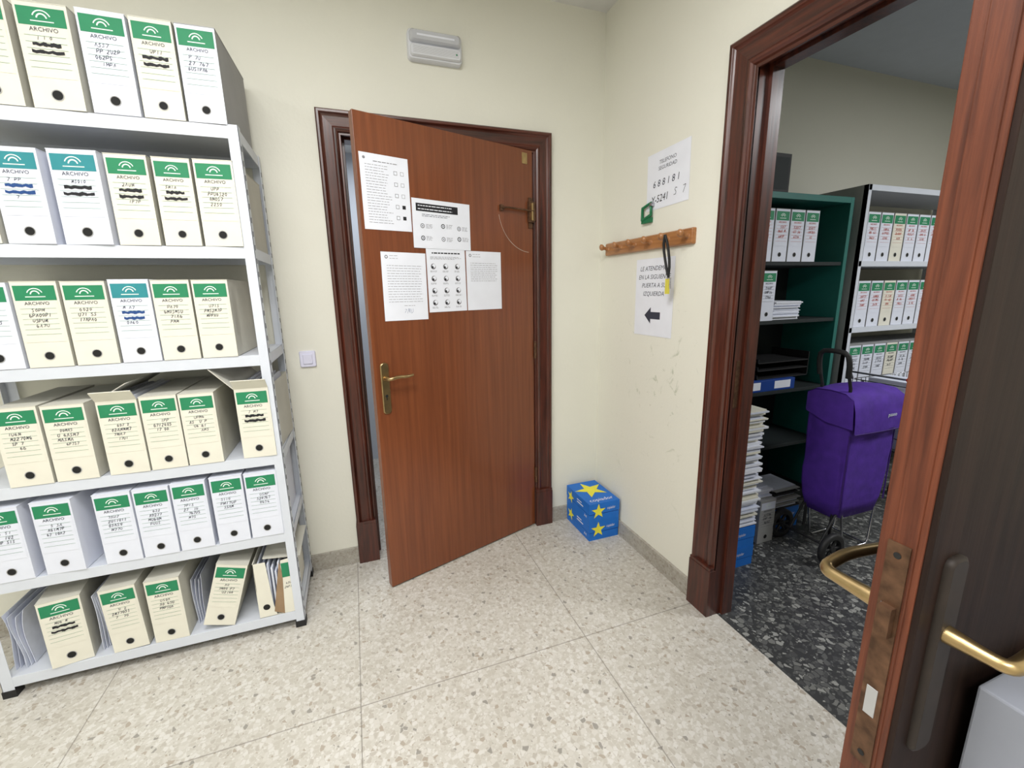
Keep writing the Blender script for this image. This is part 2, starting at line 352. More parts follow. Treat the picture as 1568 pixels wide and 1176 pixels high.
ob=b.build('hardware',ML);ob.parent=leaf;ob.matrix_parent_inverse=ML.inverted()

def textlines(b,x0,x1,y0,y1,n,z,mat=M_grey,th=.0011,ragged=.25):
    for i in range(n):
        y=y1-(y1-y0)*i/max(1,n-1);x=x0
        xe=x1-(x1-x0)*random.random()*ragged
        while x<xe:
            w=min(random.uniform(.006,.022),xe-x);b.rect(x,x+w,y-th,y+th,z,mat);x+=w+.0035
def notice(name,u0,z1,w,h,off,kind,rot=0):
    b=MB();z=.0009
    b.box(0,w,-h,0,0,.0006,M_paper)
    if kind=='rules':
        b.disc(.02,-.02,z,.006,M_grey);textlines(b,.022,w*.62,-h+.03,-.045,22,z,th=.0010,ragged=.3);textlines(b,.06,w*.8,-.03,-.03,1,z,M_black,th=.0012)
        for i in range(5):
            y=-.075-i*.047
            b.rect(w*.68,w*.68+.016,y,y+.016,z,M_black);b.rect(w*.68+.0015,w*.68+.0145,y+.0015,y+.0145,z+.0002,M_paper)
            b.rect(w*.82,w*.82+.016,y,y+.016,z,M_black if i>2 else M_grey)
            if i<3: b.rect(w*.82+.0015,w*.82+.0145,y+.0015,y+.0145,z+.0002,M_paper)
    elif kind=='poster':
        b.rect(.02,w-.07,-.055,-.02,z,M_black);textlines(b,.03,w-.085,-.045,-.03,2,z+.0003,M_paper,th=.002,ragged=.1)
        textlines(b,.05,w*.7,-.075,-.068,2,z,M_ink)
        for i,(xx,yy) in enumerate([(.05,-.12),(.16,-.115),(.25,-.12),(.05,-.175),(.16,-.175),(.25,-.17)]):
            b.disc(xx,yy,z,.011,M_black if i%2 else M_grey);b.disc(xx,yy,z+.0002,.007,M_paper);b.disc(xx,yy,z+.0004,.003,M_ink)
            textlines(b,xx+.018,xx+.055,yy-.008,yy+.008,4,z,th=.0009)
    elif kind=='icons':
        textlines(b,.03,w-.03,-.022,-.022,1,z,M_black,th=.003,ragged=0);textlines(b,.02,w-.02,-.05,-.040,3,z,th=.0009)
        for r in range(4):
            for c in range(3):
                x=.035+c*.068;y=-.085-r*.058
                b.disc(x,y,z,.014,M_grey);b.disc(x+.003,y+.003,z+.0002,.009,M_paper);b.disc(x-.005,y-.004,z+.0004,.006,M_black)
                textlines(b,x-.018,x+.020,y-.026,y-.021,2,z,th=.0009)
    else:
        b.disc(.025,-.022,z,.008,M_grey);b.disc(.025,-.022,z+.0002,.004,M_paper);textlines(b,.04,.09,-.028,-.016,2,z,th=.0008)
        n=15 if kind=='letter' else 10
        textlines(b,.025,w-.02,-h*.72 if kind=='letter' else -h*.50,-.06,n,z,th=.0009,ragged=.10)
        if kind=='letter':
            textlines(b,w*.45,w*.7,-h*.78,-h*.78,1,z,th=.0009)
            b.hand(w*.55,-h*.86,.05,.02,z,.001,M_inkb)
    b.build(name,ML@Matrix.Translation((-u0,z1,off))@Matrix.Rotation(rot,4,'Z'))
notice('taped_notice',.980,2.085,.222,.311,.0012,'rules',.004)
notice('taped_notice',.918,1.682,.222,.311,.0012,'letter',-.008)
notice('taped_notice',.692,1.706,.218,.305,.0024,'icons',.006)
notice('taped_notice',.466,1.702,.222,.300,.0012,'short')
notice('taped_notice',.752,1.926,.316,.221,.0040,'poster',-.006)

# ---------------------------------------------------------------- emergency light / switch
b=MB()
b.loft([rrect(.262,.128,.018,0),rrect(.262,.128,.018,.03),rrect(.254,.120,.016,.036)],M_lampcase)
b.loft([rrect(.248,.054,.014,.036,cy=.030),rrect(.244,.050,.014,.050,cy=.030),rrect(.222,.036,.012,.060,cy=.030)],M_lens)
b.loft([rrect(.248,.050,.014,.036,cy=-.030),rrect(.246,.048,.014,.048,cy=-.030),rrect(.236,.040,.012,.054,cy=-.030)],M_lampcase)
b.rect(-.09,.09,.026,.034,.0605,M_paper);b.disc(.1,-.03,.0545,.004,M_green)
for k in range(9): b.rect(-.11,.11,-.044+k*.0035,-.0432+k*.0035,.0542,M_greybox)
b.build('emergency_light',BACK(-.962,2.657))
b=MB();b.loft([rrect(.075,.082,.008,0),rrect(.075,.082,.008,.008),rrect(.069,.076,.007,.011)],M_switch)
b.loft([rrect(.044,.05,.004,.011),rrect(.044,.05,.004,.014),rrect(.04,.046,.004,.0155)],M_switch)
b.build('light_switch',BACK(-1.685,1.18))

# ---------------------------------------------------------------- right wall: sign, note, rack
b=MB();w,h=.30,.39;b.box(0,w,-h,0,0,.0006,M_paper);z=.001
for i,t in enumerate(['LE ATENDEMOS','EN LA SIGUIENTE','PUERTA A SU','IZQUIERDA']): b.text(t,.032,w/2,-.050-i*.042,z,M_ink,sx=1,shear=.22)
ay=-.285;b.poly([(.085,ay,z),(.135,ay+.042,z),(.135,ay+.018,z),(.21,ay+.018,z),(.21,ay-.018,z),(.135,ay-.018,z),(.135,ay-.042,z)],M_ink)
b.build('paper_sign',RIGHT(-.372,1.645,.001))
b=MB();w,h=.30,.26;b.box(0,w,-h,0,0,.0006,M_paper)
b.text('TELEFONO',.024,w/2,-.05,z,M_ink,shear=.1);b.text('SEGURIDAD',.024,w/2,-.078,z,M_ink,shear=.1)
b.text('6 8 8 1 8 1',.044,w*.48,-.145,z,M_ink,shear=.15);b.text('Y-5241',.048,w*.34,-.215,z,M_black,shear=.2,sx=.9,rot=.03);b.hand(w*.76,-.205,.11,.03,z,.0025,M_black)
b.build('phone_number_note',RIGHT(-.43,2.135,.001)@Matrix.Rotation(.02,4,'Z'))
b=MB()
rl=.715;rz=1.7215
b.loft([rrect(rl,.07,.006,0),rrect(rl,.07,.006,.014),rrect(rl-.01,.06,.005,.020)],M_rack)
for i in range(6):
    x=-rl/2+.03+i*(rl-.06)/5
    ring=lambda r,zz:[(x+r*math.cos(2*math.pi*k/14),-.004+r*math.sin(2*math.pi*k/14)+zz*.25,zz) for k in range(14)]
    b.loft([ring(.016,.018),ring(.010,.024),ring(.009,.045),ring(.014,.052),ring(.018,.060),ring(.016,.068),ring(.008,.073)],M_rack)
b.build('coat_rack',RIGHT(-.4385,rz,0))
b=MB()
b.tube([(0,.03,.04),(.012,-.02,.03),(.018,-.10,.02),(.010,-.16,.018)],.006,M_rubber,n=8,sub=1)
b.tube([(0,.03,.04),(-.014,-.02,.035),(-.010,-.09,.022),(.006,-.15,.018)],.006,M_rubber,n=8,sub=1)
b.box(-.012,.014,-.235,-.165,.01,.016,M_keytag);b.tube([(.006,-.15,.014),(.002,-.17,.014)],.003,M_chrome,n=6)
b.tube([(.02,-.16,.014),(.022,-.21,.014)],.004,M_chrome,n=6)
b.build('key_lanyard',RIGHT(-.6855,1.705,.038))
b=MB()
b.tube([(-.035,0,.012),(-.035,.06,.012),(.03,.075,.012),(.035,.02,.012),(-.035,0,.012)],.008,M_greentag,n=8)
b.box(-.04,.035,-.015,.008,0,.014,M_greentag);b.box(.03,.045,.06,.075,0,.02,M_chrome)
b.build('key_hook_tag',RIGHT(-.455,1.835,.002))

# ---------------------------------------------------------------- metal shelving unit
XR0,XR1,YF,YK=-2.84,-1.783,-.438,-.022
zs=[2.102,1.682,1.267,.842,.481,.085]
b=MB()
for x,sx in ((XR0,1),(XR1,-1)):
    for y,sy in ((YF,1),(YK,-1)):
        b.box(x,x+sx*.036,y,y+sy*.0025,.018,2.105,M_steelpaint);b.box(x,x+sx*.0025,y,y+sy*.036,.018,2.105,M_steelpaint)
        b.box(x-sx*.003,x+sx*.04,y-sy*.003,y+sy*.04,0,.03,M_rubber)
        for i in range(40):
            zc=.07+i*.05
            if zc<2.08: b.box(x-sx*.0005,x+sx*.0005,y+sy*.012,y+sy*.022,zc,zc+.02,M_dkhole)
for z0 in zs:
    t=z0-.002
    b.box(XR0+.004,XR1-.004,YF+.004,YK-.004,t-.004,t,M_steelpaint)
    for y in (YF+.001,YK-.005): b.box(XR0+.003,XR1-.003,y,y+.004,t-.042,t+.001,M_steelpaint)
    for x in (XR0+.003,XR1-.007): b.box(x,x+.004,YF+.004,YK-.004,t-.042,t,M_steelpaint)
b.build('metal_shelving_unit',bevel=.0008,seg=1)

# ---------------------------------------------------------------- archive boxes
def abox(b,w,h,d,body,side,green,label=None,scrib=None,hole=True,lidopen=0,M=None,small=False,ink=None):
    """local: x right, y up, z out (front at 0)"""
    label=label or body;ink=ink or M_ink
    X=w/2
    b.add([(-X,0,0),(X,0,0),(X,h,0),(-X,h,0)],[(0,1,2,3)],body,M)
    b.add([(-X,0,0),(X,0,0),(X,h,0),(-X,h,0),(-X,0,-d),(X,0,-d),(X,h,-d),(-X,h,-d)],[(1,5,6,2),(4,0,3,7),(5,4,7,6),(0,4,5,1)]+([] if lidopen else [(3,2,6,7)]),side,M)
    if lidopen:
        b.add([(-X+.004,h-.03,-.004),(X-.004,h-.03,-.004),(X-.004,h-.03,-d+.004),(-X+.004,h-.03,-d+.004)],[(0,1,2,3)],M_paper2,M)
        for k in range(5): b.box(-X+.01+k*.02,-X+.02+k*.02,h-.03,h+.012-.006*(k%3),-d+.01,-.03,M_paper,M)
        q=w*.95
        b.box(0,q,-.0015,.0015,-d,0,side,(M or Matrix())@Matrix.Translation((-X,h,0))@Matrix.Rotation(lidopen,4,'Z'))
        b.box(-X,X,-.0015,.0015,0,.05,body,(M or Matrix())@Matrix.Translation((0,h,-.002))@Matrix.Rotation(-.9,4,'X'))
    else:
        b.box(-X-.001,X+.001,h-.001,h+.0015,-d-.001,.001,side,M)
    z=.0009
    b.rect(-X*.9,X*.9,h*.30,h*.955,z,label,M)
    b.rect(-X*.9,X*.9,h*.785,h*.955,z+.0005,green,M)
    z2=z+.0010
    b.arc(0,h*.850,z2,w*.08,w*.03,.15,math.pi-.15,M_logo,M,ry=1.1);b.arc(0,h*.850,z2,w*.16,w*.025,.35,math.pi-.35,M_logo,M,ry=1.0)
    b.rect(-w*.22,w*.22,h*.822,h*.832,z2,M_logo,M)
    b.text('ARCHIVO',w*.125,0,h*.75,z2,M_ink if not small else ink,M)
    for i in range(6): b.rect(-X*.78,X*.78,h*(.69-i*.06),h*(.69-i*.06)+.0009,z2,M_inkg if not small else ink,M)
    zi=z2+.0003
    if not small:
        b.hand(random.uniform(-.1,.1)*w,h*.672,w*.30,h*.034,zi,.0012,ink,M)
        if scrib:
            sm={'k':M_black,'b':M_inkb}[scrib]
            for k in range(2):
                pts=[];y0=h*(.612-.07*k);n=8;ww=random.uniform(.24,.32)*w
                for i in range(n+1): pts.append((-ww+2*ww*i/n,y0+h*.006*math.sin(i*2.4+k*2)))
                for i in range(n):
                    t0=h*random.uniform(.012,.020)
                    b.add([(pts[i][0],pts[i][1]-t0,zi),(pts[i+1][0],pts[i+1][1]-t0,zi),(pts[i+1][0],pts[i+1][1]+t0,zi),(pts[i][0],pts[i][1]+t0,zi)],[(0,1,2,3)],sm,M)
        else:
            b.hand(random.uniform(-.05,.05)*w,h*.612,w*.5,h*.038,zi,.0014,ink,M)
            b.hand(random.uniform(-.08,.08)*w,h*.552,w*random.uniform(.3,.5),h*.036,zi,.0014,ink,M)
        if random.random()<.4: b.hand(random.uniform(-.08,.08)*w,h*.49,w*.3,h*.034,zi,.0012,ink,M)
    else:
        b.hand(0,h*.66,w*.5,h*.05,zi,.0022,ink,M);b.hand(0,h*.58,w*.55,h*.05,zi,.0022,ink,M);b.hand(0,h*.48,w*.4,h*.045,zi,.0022,ink,M)
    if hole:
        b.disc(0,h*.135,z,w*.115,M_dkhole,M)
        b.arc(0,h*.135,z+.0003,w*.105,w*.02,0,2*math.pi,M_greybox,M,n=16)
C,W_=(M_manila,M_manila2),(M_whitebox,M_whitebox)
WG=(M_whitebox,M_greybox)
rows=[
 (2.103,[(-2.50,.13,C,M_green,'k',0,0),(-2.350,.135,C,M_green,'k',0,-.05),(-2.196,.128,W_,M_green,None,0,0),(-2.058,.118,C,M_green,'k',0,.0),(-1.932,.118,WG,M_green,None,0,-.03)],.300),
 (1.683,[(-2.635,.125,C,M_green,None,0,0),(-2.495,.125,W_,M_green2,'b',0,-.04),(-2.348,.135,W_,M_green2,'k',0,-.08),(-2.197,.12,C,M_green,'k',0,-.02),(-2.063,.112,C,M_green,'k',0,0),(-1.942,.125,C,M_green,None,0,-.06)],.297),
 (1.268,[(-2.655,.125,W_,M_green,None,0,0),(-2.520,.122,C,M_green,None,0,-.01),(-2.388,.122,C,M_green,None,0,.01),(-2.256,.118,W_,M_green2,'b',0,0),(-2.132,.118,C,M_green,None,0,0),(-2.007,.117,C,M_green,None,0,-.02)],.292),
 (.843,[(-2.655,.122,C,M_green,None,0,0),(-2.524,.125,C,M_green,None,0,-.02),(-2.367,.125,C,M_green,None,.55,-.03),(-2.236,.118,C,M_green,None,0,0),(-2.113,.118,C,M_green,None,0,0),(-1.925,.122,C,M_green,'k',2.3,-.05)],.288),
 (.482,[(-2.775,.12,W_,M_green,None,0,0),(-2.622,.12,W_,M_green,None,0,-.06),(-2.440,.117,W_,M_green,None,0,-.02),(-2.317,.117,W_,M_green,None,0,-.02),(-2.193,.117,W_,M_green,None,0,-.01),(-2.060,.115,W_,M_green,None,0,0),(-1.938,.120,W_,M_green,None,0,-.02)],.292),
]
for z0,bx,h in rows:
    for x,w,(body,side),g,sc,lid,yaw in bx:
        b=MB();abox(b,w,h+random.uniform(-.004,.004),.385,body,side,g,scrib=sc,lidopen=lid,hole=True)
        M=Matrix.Translation((x+w/2,-.440,z0-.0008))@Matrix.Rotation(yaw,4,'Z')@frameM((0,0,0),(1,0,0))
        b.build('archive_box',M)
def lean(x,w,a,yaw,c,g,**k):
    b=MB();h=.285
    abox(b,w,h,.36,c[0],c[1],g,**k)
    lift=abs(math.sin(a))*w/2
    M=Matrix.Translation((x,-.436,.0855+lift))@Matrix.Rotation(yaw,4,'Z')@frameM((0,0,0),(1,0,0))@Matrix.Rotation(a,4,'Z')
    b.build('archive_box',M)
lean(-2.615,.125,.0,.16,C,M_green,scrib='k')
lean(-2.425,.118,.03,.02,C,M_green)
lean(-2.285,.12,.0,-.02,C,M_green)
lean(-2.115,.118,-.30,.0,C,M_green)
b=MB()
b.box(-.08,-.077,0,.27,-.34,0,M_manila);b.box(-.08,.07,0,.003,-.34,0,M_manila2)
b.poly([(-.08,0,0),(-.01,0,0),(-.02,.06,0),(-.03,.27,0),(-.08,.27,0)],M_manila)
b.box(.067,.07,0,.255,-.34,.0,M_manila)
b.poly([(.012,0,.001),(.07,0,.001),(.07,.27,.001),(.03,.265,.001),(.02,.15,.001)],M_manila)
b.rect(.03,.068,.18,.25,.002,M_green);b.poly([(-.02,.02,.0015),(.02,.0,.0015),(.032,.20,.0015),(.024,.26,.0015)],M_brownc)
b.hand(.048,.15,.03,.01,.002,.0012,M_ink);b.hand(.048,.13,.03,.01,.002,.0012,M_ink)
b.disc(-.048,.05,.001,.014,M_dkhole)
for i in range(9): b.box(-.07+i*.014,-.063+i*.014,.004,.25-.02*(i%3),-.33,-.012,M_paper2 if i%2 else M_whitebox)
b.box(-.075,.075,.268,.271,-.30,-.02,M_manila2,Matrix.Rotation(-.12,4,'Z'))
b.build('torn_archive_box',BACK(-1.88,.0855,.434))
def sheets(name,M,w,h,n,sp,amp,mat=M_paper2):
    b=MB()
    for i in range(n):
        ring=[]
        for j in range(9):
            t=j/8;x=i*sp+amp*math.sin(t*3+i*.6)*t
            ring.append([(x,h*t*(1-.04*(i%3)),-.30-.01*(i%2)),(x+.002,h*t*(1-.04*(i%3)),-.30),(x+.002,h*t*(1-.04*(i%3)),-.01*(i%4)),(x,h*t*(1-.04*(i%3)),-.01*(i%4))])
        b.loft(ring,mat,smooth=False)
    return b.build(name,M)
sheets('loose_paper_bundle',BACK(-2.81,.0855,.40),.1,.24,7,.008,.02)
sheets('loose_paper_bundle',BACK(-2.535,.0855,.40),.1,.25,4,.006,.008)
sheets('loose_paper_bundle',BACK(-2.210,.0855,.37),.1,.22,4,.006,-.008)

# ---------------------------------------------------------------- blue copy-paper boxes
def star(b,cx,cy,z,r,mat,M,rot=0):
    pts=[]
    for i in range(10):
        a=rot+i*math.pi/5;rr=r if i%2==0 else r*.40
        pts.append((cx+rr*math.cos(a),cy+rr*math.sin(a),z))
    vs=[(cx,cy,z)]+pts;b.add(vs,[(0,1+i,1+(i+1)%10) for i in range(10)],mat,M)
def paperbox(name,x0,x1,y0,y1,z0,h,top=True,stars=True):
    b=MB();e=.003
    b.box(x0+e,x1-e,y0+e,y1-e,z0,z0+h-.002,M_blue2)
    b.box(x0+.0015,x1-.0015,y0+.0015,y1-.0015,z0,z0+h*.40,M_blue)
    b.box(x0,x1,y0,y1,z0+h*.44,z0+h,M_blue)
    F=frameM((x0,y0,z0),(1,0,0));S=frameM((x0,y1,z0),(0,-1,0))
    fw,sw=x1-x0,y1-y0
    if stars:
        star(b,fw*.30,h*.56,.0012,h*.42,M_yellow,F,.3);star(b,sw*.20,h*.55,.0012,h*.36,M_yellow,S,.1)
    b.text('copiador',h*.22,fw*.72,h*.66,.0012,M_paper,F,sx=.6);b.text('A4',h*.22,sw*.85,h*.25,.0012,M_paper,S)
    b.rect(sw*.48,sw*.75,h*.60,h*.66,.0012,M_paper,S);b.rect(sw*.48,sw*.68,h*.74,h*.79,.0012,M_paper,S)
    if top:
        T=Matrix.Translation((x0,y0,z0+h));star(b,fw*.52,sw*.60,.001,.105,M_yellow,T,.5)
        b.text('copiador',.05,fw*.5,sw*.14,.001,M_paper,T,sx=.9)
    return b.build(name)
paperbox('copy_paper_box',-.225,-.02,-.315,-.02,0,.122,False)
paperbox('copy_paper_box',-.228,-.020,-.318,-.022,.1225,.120,True)

# ---------------------------------------------------------------- near door leaf (open 90 deg)
LX,LYf,LYn=-.872,-2.112,-2.162
b=MB()
b.box(LX+.001,-.03,LYn,LYf,.008,2.26,M_leafshade)
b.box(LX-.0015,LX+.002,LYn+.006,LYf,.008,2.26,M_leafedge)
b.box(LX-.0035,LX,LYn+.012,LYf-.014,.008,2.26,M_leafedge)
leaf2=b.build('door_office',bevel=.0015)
b=MB()
yc=(LYn+LYf)/2+.002
b.box(LX-.0055,LX-.003,yc-.0115,yc+.0115,.89,1.205,M_brassdk)
b.box(LX-.014,LX-.005,yc-.008,yc+.006,1.085,1.125,M_brassdk)
b.add([(LX-.014,yc-.008,1.085),(LX-.014,yc-.008,1.125),(LX-.006,yc+.008,1.125),(LX-.006,yc+.008,1.085)],[(0,1,2,3)],M_chrome)
b.box(LX-.0065,LX-.005,yc-.006,yc+.006,.965,1.005,M_greybox)
b.disc(0,0,0,.004,M_dkhole,Matrix.Translation((LX-.0062,yc,1.19))@Matrix.Rotation(-math.pi/2,4,'Y'))
b.disc(0,0,0,.004,M_dkhole,Matrix.Translation((LX-.0062,yc,.905))@Matrix.Rotation(-math.pi/2,4,'Y'))
hx=-.826;zz=1.088
FN=frameM((hx,LYf,0),(-1,0,0));NN=frameM((hx,LYn,0),(1,0,0))
for MM,mm in ((FN,M_brass),(NN,M_platedk)):
    b.loft([rrect(.036,.27,.012,0,cy=1.06),rrect(.036,.27,.012,.005,cy=1.06),rrect(.028,.262,.010,.008,cy=1.06)],mm,MM)
b.tube([(hx,LYf,zz),(hx,LYf+.060,zz),(hx+.002,LYf+.088,zz),(hx+.03,LYf+.090,zz+.006),(hx+.06,LYf+.090,zz+.010),(hx+.12,LYf+.082,zz+.010)],.009,M_brass,rs=[.013,.009,.009,.009,.009,.008],n=16,sub=2)
zz=1.096
b.tube([(hx,LYn,zz),(hx,LYn-.040,zz),(hx+.002,LYn-.060,zz),(hx+.02,LYn-.062,zz),(hx+.07,LYn-.060,zz+.002),(hx+.12,LYn-.055,zz)],.008,M_brass,rs=[.012,.008,.008,.009,.009,.008],n=16,sub=2)
ob=b.build('lock_and_levers');ob.parent=leaf2

# grey metal filing cabinet standing just behind the open leaf
b=MB()
gx0,gx1,gy0,gy1,gz=-.745,-.12,-2.80,-2.176,1.0
b.box(gx0,gx1,gy0,gy1,.02,gz,M_cab);b.box(gx0+.02,gx1-.02,gy0+.02,gy1-.02,0,.02,M_rubber)
for k in range(3):
    z0=.06+k*.31
    b.box(gx0+.02,gx1-.02,gy0-.012,gy0,z0,z0+.295,M_cab)
    b.box(-.52,-.36,gy0-.03,gy0-.012,z0+.20,z0+.215,M_chrome)
b.build('filing_cabinet',bevel=.003)

# ---------------------------------------------------------------- office: teal bookcase
b=MB()
x0,x1,y0,y1,zt=.30,1.575,-.40,-.018,2.03
b.box(x0,x0+.03,y0,y1,0,zt,M_teal);b.box(x1-.03,x1,y0,y1,0,zt,M_teal);b.box(x0+.03,x1-.03,y0,y1,zt-.035,zt,M_teal)
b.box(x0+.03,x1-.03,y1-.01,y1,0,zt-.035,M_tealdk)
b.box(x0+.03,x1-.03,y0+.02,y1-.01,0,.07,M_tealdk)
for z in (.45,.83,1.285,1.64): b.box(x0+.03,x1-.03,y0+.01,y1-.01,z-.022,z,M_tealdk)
b.build('teal_bookcase',bevel=.001,seg=1)
b=MB()
for i in range(6): abox(b,.112,.30,.30,M_whitebox,M_greybox,M_green,hole=True,M=BACK(.63+i*.1235,1.641,.385),small=True,ink=M_inkr)
b.build('archive_box_row')
b=MB()
for i in range(5): abox(b,.112,.30,.30,M_whitebox,M_greybox,M_green,hole=True,M=BACK(.45+i*.1235,1.286,.385),small=True)
b.build('archive_box_row')
def stack(name,x0,x1,y0,y1,z0,z1,step=.008,jit=.012,mats=(M_paper2,M_paper)):
    b=MB();z=z0
    while z<z1:
        t=step*random.uniform(.5,1.4);jx,jy=random.uniform(-jit,jit),random.uniform(-jit,jit)
        b.box(x0+jx,x1+jx,y0+jy,y1+jy,z,z+t*.9,random.choice(mats),None);z+=t
    return b.build(name)
stack('paper_stack',1.03,1.26,-.36,-.08,1.286,1.40)
b=MB()
b.box(.72,1.26,-.385,-.10,.831,.905,M_blue2);b.rect(0,.18,0,.05,.001,M_paper,BACK(.78,.845,.385));b.rect(0,.14,0,.05,.001,M_paper,BACK(1.08,.845,.385))
b.build('blue_box_file',bevel=.002)
b=MB()
for z in (.906,.96,1.01):
    b.box(.95,1.40,-.36,-.08,z,z+.006,M_rubber);b.box(.95,.955,-.36,-.08,z,z+.03,M_rubber);b.box(1.395,1.40,-.36,-.08,z,z+.055,M_rubber)
b.build('letter_tray')
b=MB();b.loft([rrect(.26,.22,.01,0,cx=1.0,cy=-.19),rrect(.26,.22,.01,.24,cx=1.0,cy=-.19)],M_rubber,Matrix.Translation((0,0,2.031)),smooth=False)
b.rect(.02,.24,.02,.2,.001,M_tealdk,BACK(.87,2.05,.30));b.build('black_storage_box')
# white shelf unit with boxes
b=MB()
x0,x1,y0,y1,zt=1.66,3.10,-.42,-.03,2.11
for x in (x0,x1-.03):
    for y in (y0,y1-.03): b.box(x,x+.03,y,y+.03,0,zt,M_steelpaint)
b.box(x0,x0+.002,y0,y1,0,zt,M_greybox)
for z in (.33,.78,1.212,1.645,zt): b.box(x0+.002,x1,y0,y1,z-.035,z,M_steelpaint)
b.build('white_shelf_unit',bevel=.001,seg=1)
for z,ik in ((1.646,M_inkr),(1.213,M_inkr),(.781,M_ink),(.331,M_ink)):
    b=MB()
    for i in range(10):
        abox(b,.118,.305,.33,M_manila if (i+int(z*10))%4==2 else M_whitebox,M_greybox,M_green,hole=True,M=BACK(1.775+i*.129,z,.405),small=True,ink=ik)
    b.build('archive_box_row')
# paper stack on blue boxes beside the doorway
paperbox('copy_paper_box',.17,.50,-.83,-.50,0,.115,False,False);paperbox('copy_paper_box',.17,.50,-.83,-.50,.116,.115,False,False)
stack('paper_stack',.19,.50,-.815,-.52,.232,.88,.009,.018,(M_paper2,M_paper,M_paper,M_manila))
# floor clutter near bookcase
b=MB();abox(b,.12,.27,.26,M_greybox,M_greybox,M_paper2,M=BACK(.61,.0,.68),small=True);b.build('grey_file_box')
b=MB();abox(b,.12,.27,.26,M_greybox,M_greybox,M_paper2,M=BACK(.745,.0,.70),small=True);b.build('grey_file_box')
stack('paper_stack',.56,.80,-.67,-.45,.274,.33,.008,.02)
paperbox('copy_paper_box',.86,1.10,-.63,-.43,0,.14,False,False)
stack('paper_stack',.88,1.08,-.62,-.44,.142,.27,.008,.02,(M_greybox,M_paper2,M_rubber))

# ---------------------------------------------------------------- purple shopping trolley
b=MB()
bx,by=1.135,-.835
def bagring(z,w,d,ph,amp=.008):
    r=rrect(w,d,.035,z,n=6,cx=bx,cy=by);o=[];n=len(r)
    for i,p in enumerate(r):
        k=1+amp*math.sin(i*1.7+ph)+amp*.6*math.sin(i*.9-ph*2)
        o.append((bx+(p[0]-bx)*k,by+(p[1]-by)*k,z+.006*math.sin(i*.8+ph)))
    return o
b.loft([bagring(.25,.28,.15,0),bagring(.26,.33,.20,.3),bagring(.34,.355,.225,.9,.02),bagring(.42,.37,.235,1.2,.026),bagring(.50,.375,.24,1.6,.03),bagring(.57,.37,.238,2.1,.03),bagring(.64,.375,.24,2.5,.03),bagring(.72,.375,.24,3.1,.026),bagring(.82,.375,.24,3.6,.02),bagring(.92,.37,.235,4.0,.01),bagring(.955,.34,.21,4.0,.004),bagring(.965,.25,.15,4,.0)],M_purple)
fl=[]
for (yy,z_) in [(by+.12,.93),(by+.122,.955),(by+.08,.985),(by,.992),(by-.08,.985),(by-.125,.955),(by-.139,.90),(by-.146,.84),(by-.150,.77)]:
    fl.append([(bx-.20+i*.40/10,yy-.004*math.sin(i*1.3),z_-(.012*((i-5)/5)**2)+(.006*math.sin(i) if z_<.9 else 0)) for i in range(11)])
b.loft(fl,M_purple,caps=False,closed=False)
for sx in (-1,1):
    b.loft([[(bx+sx*.202,by+.12,.84),(bx+sx*.206,by,.80),(bx+sx*.202,by-.14,.79)],[(bx+sx*.200,by+.122,.945),(bx+sx*.202,by,.95),(bx+sx*.200,by-.125,.945)],[(bx+sx*.185,by+.08,.975),(bx+sx*.185,by,.98),(bx+sx*.185,by-.08,.975)]],M_purple,caps=False,closed=False)
b.tube([(bx-.2,by-.152,.767),(bx,by-.154,.765),(bx+.2,by-.152,.767)],.004,M_purple2,n=6)
b.text('paseo',.03,bx+.08,.85,.0,M_logo,frameM((0,by-.153,0),(1,0,0)))
b.tube([(bx-.180,by-.118,z) for z in (.33,.45,.6,.75)],.004,M_purple2,n=6);b.tube([(bx+.180,by-.118,z) for z in (.33,.45,.6,.75)],.004,M_purple2,n=6)
bag=b.build('bag',Matrix.Translation((0,0,-.035)))
b=MB()
hxx=.975
for y in (by-.075,by+.075): b.tube([(hxx,y,.10),(hxx,y,.55),(hxx,y,.96),(hxx-.03,y,1.04)],.008,M_rubber)
b.tube([(hxx-.03,by-.075,1.02),(hxx-.04,by-.08,1.09),(hxx-.05,by-.07,1.15),(hxx-.055,by,1.158),(hxx-.05,by+.07,1.15),(hxx-.04,by+.08,1.09),(hxx-.03,by+.075,1.02)],.013,M_rubber,n=12,sub=1)
ax=.885
b.tube([(ax,by-.16,.09),(ax,by+.16,.09)],.007,M_rubber)
for y in (by-.09,by+.09): b.tube([(ax,y,.09),(hxx,y,.24),(bx+.16,y,.24)],.007,M_rubber)
for y in (by-.15,by+.15):
    M=Matrix.Translation((ax,y,.09))@Matrix.Rotation(math.pi/2,4,'X')
    R=[[(r*math.cos(2*math.pi*k/28),r*math.sin(2*math.pi*k/28),zz) for k in range(28)] for r,zz in ((.06,-.014),(.082,-.016),(.09,-.010),(.09,.010),(.082,.016),(.06,.014))]
    b.loft(R,M_rubber,M,caps=False);b.loft([R[-1],R[0]],M_rubber,M,caps=False)
    b.tube([(0,0,-.016),(0,0,.016)],.018,M_rubber,M)
    for k in range(6):
        a=k*math.pi/3;b.tube([(0,0,0),(.065*math.cos(a),.065*math.sin(a),0)],.008,M_rubber,M,n=6)
for y in (by-.10,by+.09):
    b.tube([(bx-.12,y,.24),(bx-.08,y,.03),(bx-.06,y,.010),(bx+.12,y,.010),(bx+.14,y,.03),(bx+.15,y,.24)],.006,M_chrome)
b.tube([(bx+.12,by-.10,.012),(bx+.12,by+.09,.012)],.006,M_chrome)
fr=b.build('frame')
e=bpy.data.objects.new('shopping_trolley',None);COL.objects.link(e);bag.parent=e;fr.parent=e

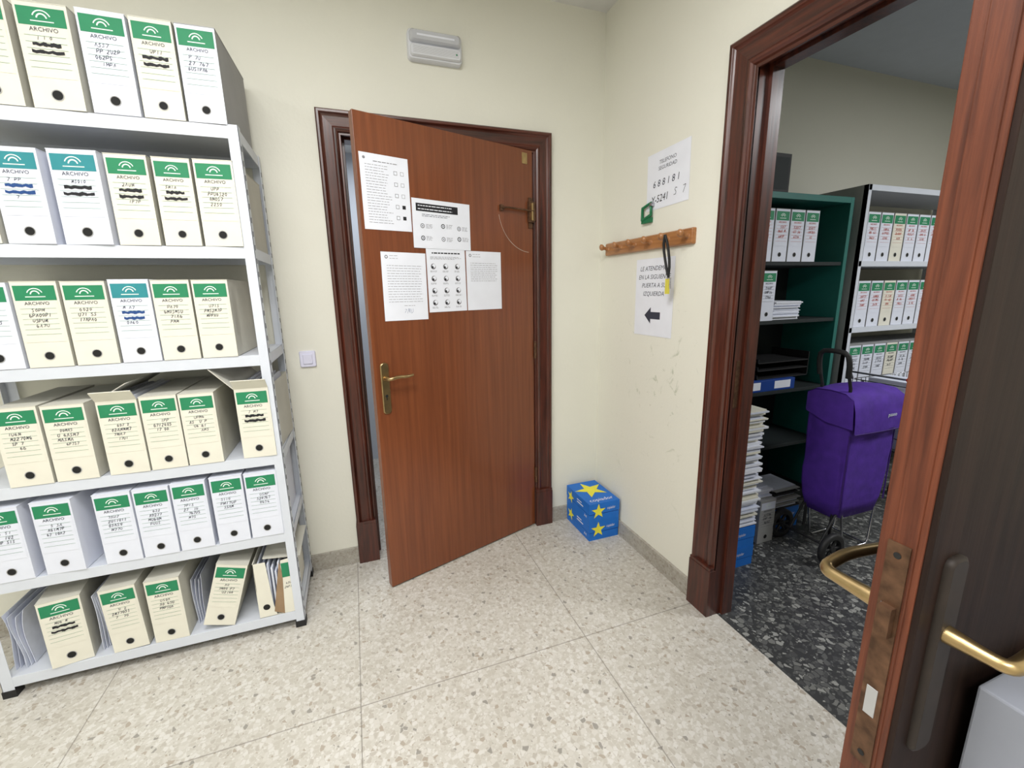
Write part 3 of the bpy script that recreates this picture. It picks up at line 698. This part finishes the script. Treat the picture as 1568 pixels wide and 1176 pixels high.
# wire cart with files behind the trolley
b=MB();cx0,cx1,cy0,cy1,cz0,cz1=1.56,2.15,-.98,-.55,.50,.90
for i in range(15):
    x=cx0+(cx1-cx0)*i/14
    b.tube([(x,cy0,cz1),(x,cy0+.02,cz0),(x,cy1-.02,cz0),(x,cy1,cz1)],.0025,M_chrome,n=5)
for i in range(6):
    z=cz0+(cz1-cz0)*i/5;o=.02*(1-i/5)
    b.tube([(cx0,cy0+o,z),(cx1,cy0+o,z),(cx1,cy1-o,z),(cx0,cy1-o,z),(cx0,cy0+o,z)],.0035,M_chrome,n=5)
for x in (cx0+.03,cx1-.03):
    for y in (cy0+.03,cy1-.03):
        b.tube([(x,y,cz0),(x,y,.10)],.009,M_chrome)
        b.tube([(x,y-.012,.045),(x,y+.012,.045)],.045,M_rubber,n=16);b.tube([(x,y,.10),(x,y,.045)],.012,M_chrome)
b.tube([(cx0,cy0,cz1),(cx0-.03,cy0,cz1+.05)],.006,M_chrome);b.tube([(cx0,cy1,cz1),(cx0-.03,cy1,cz1+.05)],.006,M_chrome)
b.tube([(cx0-.03,cy0-.01,cz1+.05),(cx0-.03,cy1+.01,cz1+.05)],.006,M_chrome)
b.tube([(cx0-.03,cy0+.02,cz1+.05),(cx0-.03,cy0+.12,cz1+.05)],.010,M_redp)
b.build('wire_cart')
b=MB()
abox(b,.12,.30,.30,M_whitebox,M_whitebox,M_green,M=frameM((1.88,-.93,.506),(1,0,0)),small=True)
abox(b,.12,.30,.30,M_whitebox,M_whitebox,M_green,M=frameM((2.01,-.93,.506),(1,0,0)),small=True)
b.box(1.60,1.79,-.93,-.62,.506,.92,M_paper2)
b.build('cart_files')

# ---------------------------------------------------------------- lights (ceiling fixtures)
def fixture(name,x,y,z,sx,sy,power,col=(1,.99,.985)):
    b=MB();b.box(x-sx/2-.03,x+sx/2+.03,y-sy/2-.03,y+sy/2+.03,z-.04,z,M_lampcase);b.rect(x-sx/2,x+sx/2,y-sy/2,y+sy/2,z-.042,M_emit);b.build(name)
    l=bpy.data.lights.new(name+'_light','AREA');l.shape='RECTANGLE';l.size=sx;l.size_y=sy;l.energy=power;l.color=col
    o=bpy.data.objects.new(name+'_light',l);o.location=(x,y,z-.05);COL.objects.link(o)
fixture('ceiling_light_panel',-1.7,-1.75,H,1.2,.6,42)
fixture('ceiling_light_panel',-1.7,-3.4,H,1.2,.6,44)
fixture('ceiling_light_panel',-3.3,-2.0,H,.6,1.2,16)
fixture('office_ceiling_light_panel',2.4,-2.4,H,1.2,.6,66,(.97,.985,1))
fixture('hall_ceiling_light',-1.2,.9,2.6,.8,.3,12,(.9,.95,1))
wd=bpy.data.worlds.new('world');scene.world=wd;wd.use_nodes=True
wd.node_tree.nodes['Background'].inputs[0].default_value=(.8,.85,.9,1);wd.node_tree.nodes['Background'].inputs[1].default_value=.3

# ---------------------------------------------------------------- camera
f,p,yaw,roll=681.3,.2114,.3420,-.0191
fw=Vector((math.sin(yaw)*math.cos(p),math.cos(yaw)*math.cos(p),-math.sin(p)))
r0=Vector((math.cos(yaw),-math.sin(yaw),0));u0=r0.cross(fw)
R=math.cos(roll)*r0+math.sin(roll)*u0;U=-math.sin(roll)*r0+math.cos(roll)*u0
cd=bpy.data.cameras.new('camera');cd.sensor_fit='HORIZONTAL';cd.sensor_width=36;cd.lens=36*f/1600;cd.clip_start=.02
co=bpy.data.objects.new('camera',cd);COL.objects.link(co)
co.matrix_world=Matrix(((R.x,U.x,-fw.x,-1.448),(R.y,U.y,-fw.y,-2.412),(R.z,U.z,-fw.z,1.5),(0,0,0,1)))
scene.camera=co
